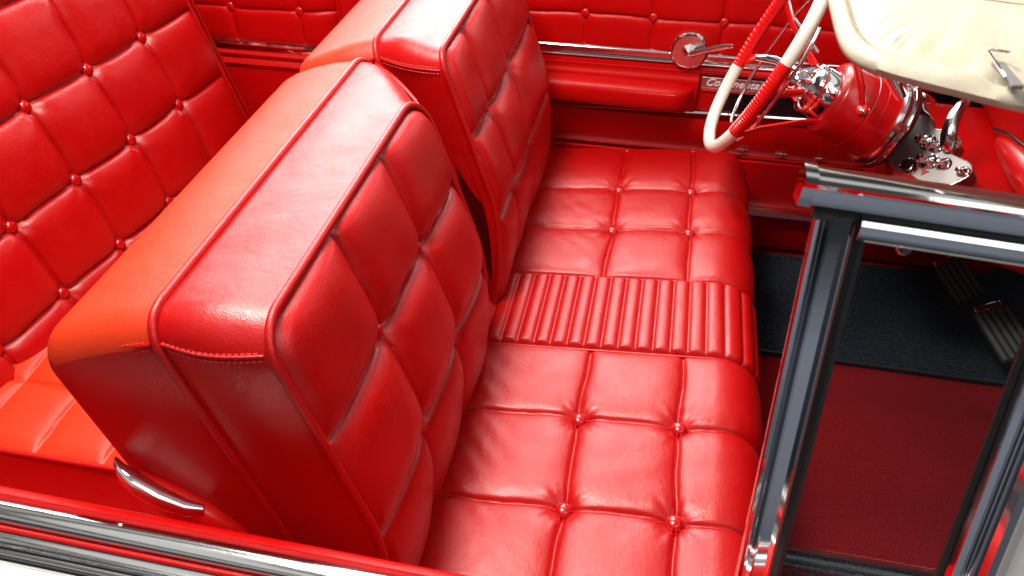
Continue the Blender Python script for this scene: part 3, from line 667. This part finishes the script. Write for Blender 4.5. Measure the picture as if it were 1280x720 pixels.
# ------------------------------------------------------------------ pedals
def pedal(name, label, c, ux, uy, hw, hh, grp=None):
    ux = np.array(ux, float); ux /= np.linalg.norm(ux); uy = np.array(uy, float); uy -= uy.dot(ux)*ux; uy /= np.linalg.norm(uy); n_ = np.cross(ux, uy)
    if n_[2] < 0: n_ = -n_
    c = np.array(c, float); t = thing(name, label, 'pedal', grp)
    R = np.stack([ux, uy, n_], 1)
    MB().box(c, (hw*2, hh*2, .012), R).obj('pedal_pad', RUBBER, t)
    for k in range(5):
        o = c+uy*(-hh+hh*2*(k+.5)/5)+n_*.008
        bev(MB().box(o, (hw*1.9, hh*.24, .006), R).obj('rib', PEDALR, t), .001)
    bev(MB().box(c-ux*(hw+.010)+n_*.001, (.018, hh*1.5, .012), R).obj('chrome_end', WORNCHROME, t), .002)
    MB().tube([c-n_*.005, c+np.array([.06, 0, .02]), c+np.array([.14, 0, .22])], .007, 8).obj('arm', RUBBER, t)
PEDALR = base('pedal_rubber', (.07, .075, .075), .55)[0]
pedal('pedal', 'ribbed rubber brake pedal pad on the driver side, the smaller one nearer the door', (.955, .575, .165), (.35, -.62, -.25), (.9, .3, .3), .060, .042)
pedal('pedal', 'ribbed rubber pedal with shiny ribs seen at the right edge through the vent glass', (1.02, .375, .17), (.25, -.66, -.15), (.9, .3, .3), .075, .045)

# ------------------------------------------------------------------ floor
xs = np.linspace(-1.9, 1.6, 90); yy = np.linspace(-.86, .86, 120); Xf, Yf = np.meshgrid(xs, yy, indexing='ij')
Zf = .03+.055*np.exp(-((Yf-.03)/.17)**4)+np.clip((Xf-1.05)/.3, 0, 2)**1.5*.25+.0025*np.sin(Xf*13+Yf*5)*np.sin(Yf*17)
structure(MB().grid(np.stack([Xf, Yf, Zf], -1)).obj('floor', CARPET))
structure(MB().box((-.15, 0, -.03), (3.6, 1.9, .05)).obj('floor_pan', RUBBER))
def fmat(x0, x1, y0, y1, label, ribdir):
    t = thing('floor_mat', label, 'floor mat')
    n = 260; a = np.linspace(x0, x1, n); b = np.linspace(y0, y1, 300); A_, B_ = np.meshgrid(a, b, indexing='ij')
    z = .046+.0042*np.sin(B_*2*PI/.0135+1.2*np.sin(A_*9)+.6*np.sin(A_*37))+np.clip((A_-1.05)/.3, 0, 2)**1.5*.25+.003*np.sin(A_*8)*np.sin(B_*9)
    edge = np.minimum(np.minimum(A_-x0, x1-A_), np.minimum(B_-y0, y1-B_)); z = z-.014*np.clip(1-edge/.008, 0, 1)**2
    MB().grid(np.stack([A_, B_, z], -1)).obj('mat_pile', MAT, t)
    loop = [(x0, y0), (x1, y0), (x1, y1), (x0, y1)]; P = []
    for i in range(4):
        p, q_ = loop[i], loop[(i+1) % 4]
        for k in range(14): P.append((p[0]+(q_[0]-p[0])*k/14, p[1]+(q_[1]-p[1])*k/14))
    MB().tube([(x, y, .044+np.clip((x-1.05)/.3, 0, 2)**1.5*.25) for x, y in P], .005, 8, closed=True).obj('mat_edge', RUBBER, t)
fmat(.33, 1.25, .325, .76, 'dark ribbed floor mat under the pedals on the driver side', 0)
fmat(.30, 1.15, -.80, -.275, 'dark ribbed floor mat on the passenger side at the bottom of the vent glass', 0)
structure(MB().box((1.42, 0, .4), (.05, 1.9, 1.0)).obj('firewall', CARPET))
structure(MB().prism_x([(-.80, .03), (-.80, .45), (-.83, .45), (-.83, .03)], -1.9, 1.4).obj('near_kick_wall', PAINT))
structure(MB().box((-1.75, 0, .55), (.05, 1.7, 1.1)).obj('rear_bulkhead', DOORRED))

# ------------------------------------------------------------------ sun visor
vis = thing('sun_visor', 'cream padded sun visor with a stitched rim, ribbed centre and small metal clip', 'sun visor')
vo = smooth_loop([(.236, -.12), (.236, -.38), (.234, -.46), (.240, -.505), (.262, -.533), (.31, -.558), (.365, -.585), (.42, -.60), (.50, -.60), (.56, -.57), (.60, -.48), (.61, -.30), (.60, -.12), (.52, -.06), (.32, -.06)], 3)
vc = np.array([.40, -.33]); nV = len(vo)
def vs(p, t, z): q_ = vc+(p-vc)*t; return (q_[0], q_[1], z+(q_[1]+.5)*-.0+(.02*(q_[0]-.3)))
prof = [(.0, .016), (.15, .016), (.3, .0155), (.45, .015), (.6, .0145), (.72, .0125), (.80, .009), (.86, .0045), (.885, .0015), (.90, .003), (.925, .0085), (.955, .0095), (.985, .006), (1.0, 0), (.99, -.007), (.95, -.011), (.8, -.013), (.4, -.014), (.02, -.014)]
loops = []
for t, z in prof:
    lp = []
    for i, p in enumerate(vo):
        q_ = vc+(p-vc)*t; w = 0
        if .3 < t < .9: w += .0010*math.sin(i*.23+t*9)*max(0, math.sin((t-.3)/.6*PI))
        r = math.hypot(q_[0]-.41, q_[1]+.545); th = math.atan2(q_[1]+.545, q_[0]-.41)
        if z > 0: w += .0032*math.sin(th*9+2*math.sin(r*60))*math.exp(-((r-.07)/.05)**2)-.008*math.exp(-(r/.045)**2)+(.0012*math.sin(i*1.9+math.sin(i*.7)*2) if .7 < t < .88 else 0)
        lp.append((q_[0], q_[1], 1.250+z+w+.02*(q_[0]-.3)))
    loops.append(lp)
vb = MB().loft(loops).obj('visor_pad', CREAM, vis)
n_u, n_v = 260, 30; rp = np.zeros((n_u, n_v, 3))
for i in range(n_u):
    for j in range(n_v):
        a, b = i/(n_u-1), j/(n_v-1); x = .285+.29*a; y0 = -.355-.06*math.sin(a*1.7); y = y0+(-.09-y0)*b
        e = min(1, a/.02, (1-a)/.02, b/.06, (1-b)/.06)
        rp[i, j] = (x, y, 1.2662+.02*(x-.3)+.0022*e+.0009*e*math.cos(2*PI*(x+.15*y)/.0095))
MB().grid(rp).obj('ribbed_panel', CREAM, vb)
st = MB(); P = [(*(vc+(p-vc)*.887), 1.2535+.02*((vc+(p-vc)*.887)[0]-.3)) for p in vo]+[(*(vc+(vo[0]-vc)*.887), 1.2535)]
Pa = [p for p in P[:-1]]; k0 = min(range(len(Pa)), key=lambda k: math.hypot(Pa[k][0]-.40, Pa[k][1]+.56)); Pa = Pa[k0:]+Pa[:k0]; Pa = [p for p in Pa if math.hypot(p[0]-.40, p[1]+.56) > .075]
stitch_line(st, Pa, Ez, .0065, .0042, .0009, .0006); st.obj('stitching', SEAMT, vb)
cl = MB(); R = Matrix.Rotation(-.75, 3, 'Z'); Rn = np.array(R)
cl.box((.357, -.560, 1.266), (.010, .046, .004), np.array(Matrix.Rotation(.10, 3, 'Z'))); bev(cl.obj('clip', CLIPM, vis), .001)
MB().tube([(.350, -.575, 1.2705), (.349, -.525, 1.271), (.353, -.521, 1.271), (.366, -.524, 1.271), (.3675, -.530, 1.271)], .0013, 6).obj('clip_pin', CHROME, vis)
# second flap folded beside the clip
fl = []
for t, z in ((0, .012), (.5, .012), (.85, .008), (1, 0), (.9, -.006), (0, -.008)):
    fl.append([(.47+.10*t*math.cos(a), -.575+.055*t*math.sin(a)+.0, 1.262+z+.0015*math.sin(a*7)*t) for a in np.linspace(0, 2*PI, 40, endpoint=False)])
MB().loft(fl).obj('visor_flap', CREAM, vis)
MB().tube([(.50, -.30, 1.235), (.66, -.30, 1.225), (.74, -.30, 1.21)], .006, 10).obj('visor_arm', CHROME, vis)

for o_ in list(bpy.data.objects):
    if o_.type == 'MESH' and len(o_.data.polygons) < 2500 and o_.data.polygons and o_.data.polygons[0].use_smooth: sharp(o_, 50)
# ------------------------------------------------------------------ light
def area(name, loc, tgt, sx_, sy_, e, col, spread=None):
    l = bpy.data.lights.new(name, 'AREA'); l.shape = 'RECTANGLE'; l.size = sx_; l.size_y = sy_; l.energy = e; l.color = col
    if spread: l.spread = spread
    o = bpy.data.objects.new(name, l); COL.objects.link(o); o.location = loc
    d = Vector(tgt)-Vector(loc); o.rotation_euler = d.to_track_quat('-Z', 'Y').to_euler(); return o
area('key_lamp', (-.68, -.30, 2.55), (-.35, -.05, .6), .55, .55, 66, (1, .93, .85))
area('window_softbox', (-1.25, 3.0, 3.05), (-.6, 0, .6), 2.3, 3.3, 245, (1, .98, .95))
area('window_softbox', (-3.3, 3.0, 2.4), (-.6, -.2, .7), 1.8, 1.5, 62, (1, .98, .95))  # extra panel added to give the near door's chrome a bright reflection
area('window_softbox', (1.9, 3.1, 2.0), (.3, 0, .8), 2.4, .55, 16, (1, .98, .95))
area('fill_lamp', (1.5, -1.7, 3.1), (0, -.3, .5), 2.0, 2.0, 24, (1, .97, .93))  # added fill light on the camera side, not a real fixture
w = bpy.data.worlds.new('World'); S.world = w; w.use_nodes = True; nt = w.node_tree
bg = nt.nodes['Background']; tc = N(nt, 'ShaderNodeTexCoord'); sx_ = N(nt, 'ShaderNodeSeparateXYZ'); nt.links.new(tc.outputs['Generated'], sx_.inputs[0])
mr = N(nt, 'ShaderNodeMapRange'); mr.inputs[1].default_value = -1; mr.inputs[2].default_value = 1
nt.links.new(sx_.outputs['Z'], mr.inputs[0]); cr = N(nt, 'ShaderNodeValToRGB'); nt.links.new(mr.outputs[0], cr.inputs[0])
E_ = cr.color_ramp.elements; E_[0].position = 0; E_[0].color = (.55, .53, .48, 1); E_[1].position = 1; E_[1].color = (.8, .82, .85, 1)
for p, v in ((.10, .75), (.16, .30), (.20, .60), (.25, .22), (.30, .20), (.33, .32), (.42, .38), (.45, .22), (.49, .04), (.54, .10), (.60, .08), (.63, .5), (.68, .35), (.72, .06), (.78, .10), (.82, 1.0), (.86, .9), (.875, .2), (.89, .25), (.905, 1.6), (.955, 1.5), (.965, .3)):
    e = E_.new(p); e.color = (v, v*.98, v*.93, 1) if (p > .5 or p < .22) else (v*.85, v*.92, v*1.1, 1)
xr = N(nt, 'ShaderNodeMapRange', interpolation_type='SMOOTHSTEP'); xr.inputs[1].default_value = -.25; xr.inputs[2].default_value = .12; xr.inputs[3].default_value = .18; xr.inputs[4].default_value = 1.15
nt.links.new(sx_.outputs['X'], xr.inputs[0])
gz = N(nt, 'ShaderNodeMath', operation='GREATER_THAN'); gz.inputs[1].default_value = 0.0; nt.links.new(sx_.outputs['Z'], gz.inputs[0])
mxv = N(nt, 'ShaderNodeMath', operation='MAXIMUM'); nt.links.new(xr.outputs[0], mxv.inputs[0]); nt.links.new(gz.outputs[0], mxv.inputs[1])
mul = N(nt, 'ShaderNodeMath', operation='MULTIPLY'); mul.inputs[1].default_value = .5; nt.links.new(mxv.outputs[0], mul.inputs[0])
nt.links.new(cr.outputs[0], bg.inputs[0]); nt.links.new(mul.outputs[0], bg.inputs[1])
S.view_settings.view_transform = 'Standard'; S.view_settings.look = 'None'; S.view_settings.exposure = 0; S.view_settings.gamma = 1
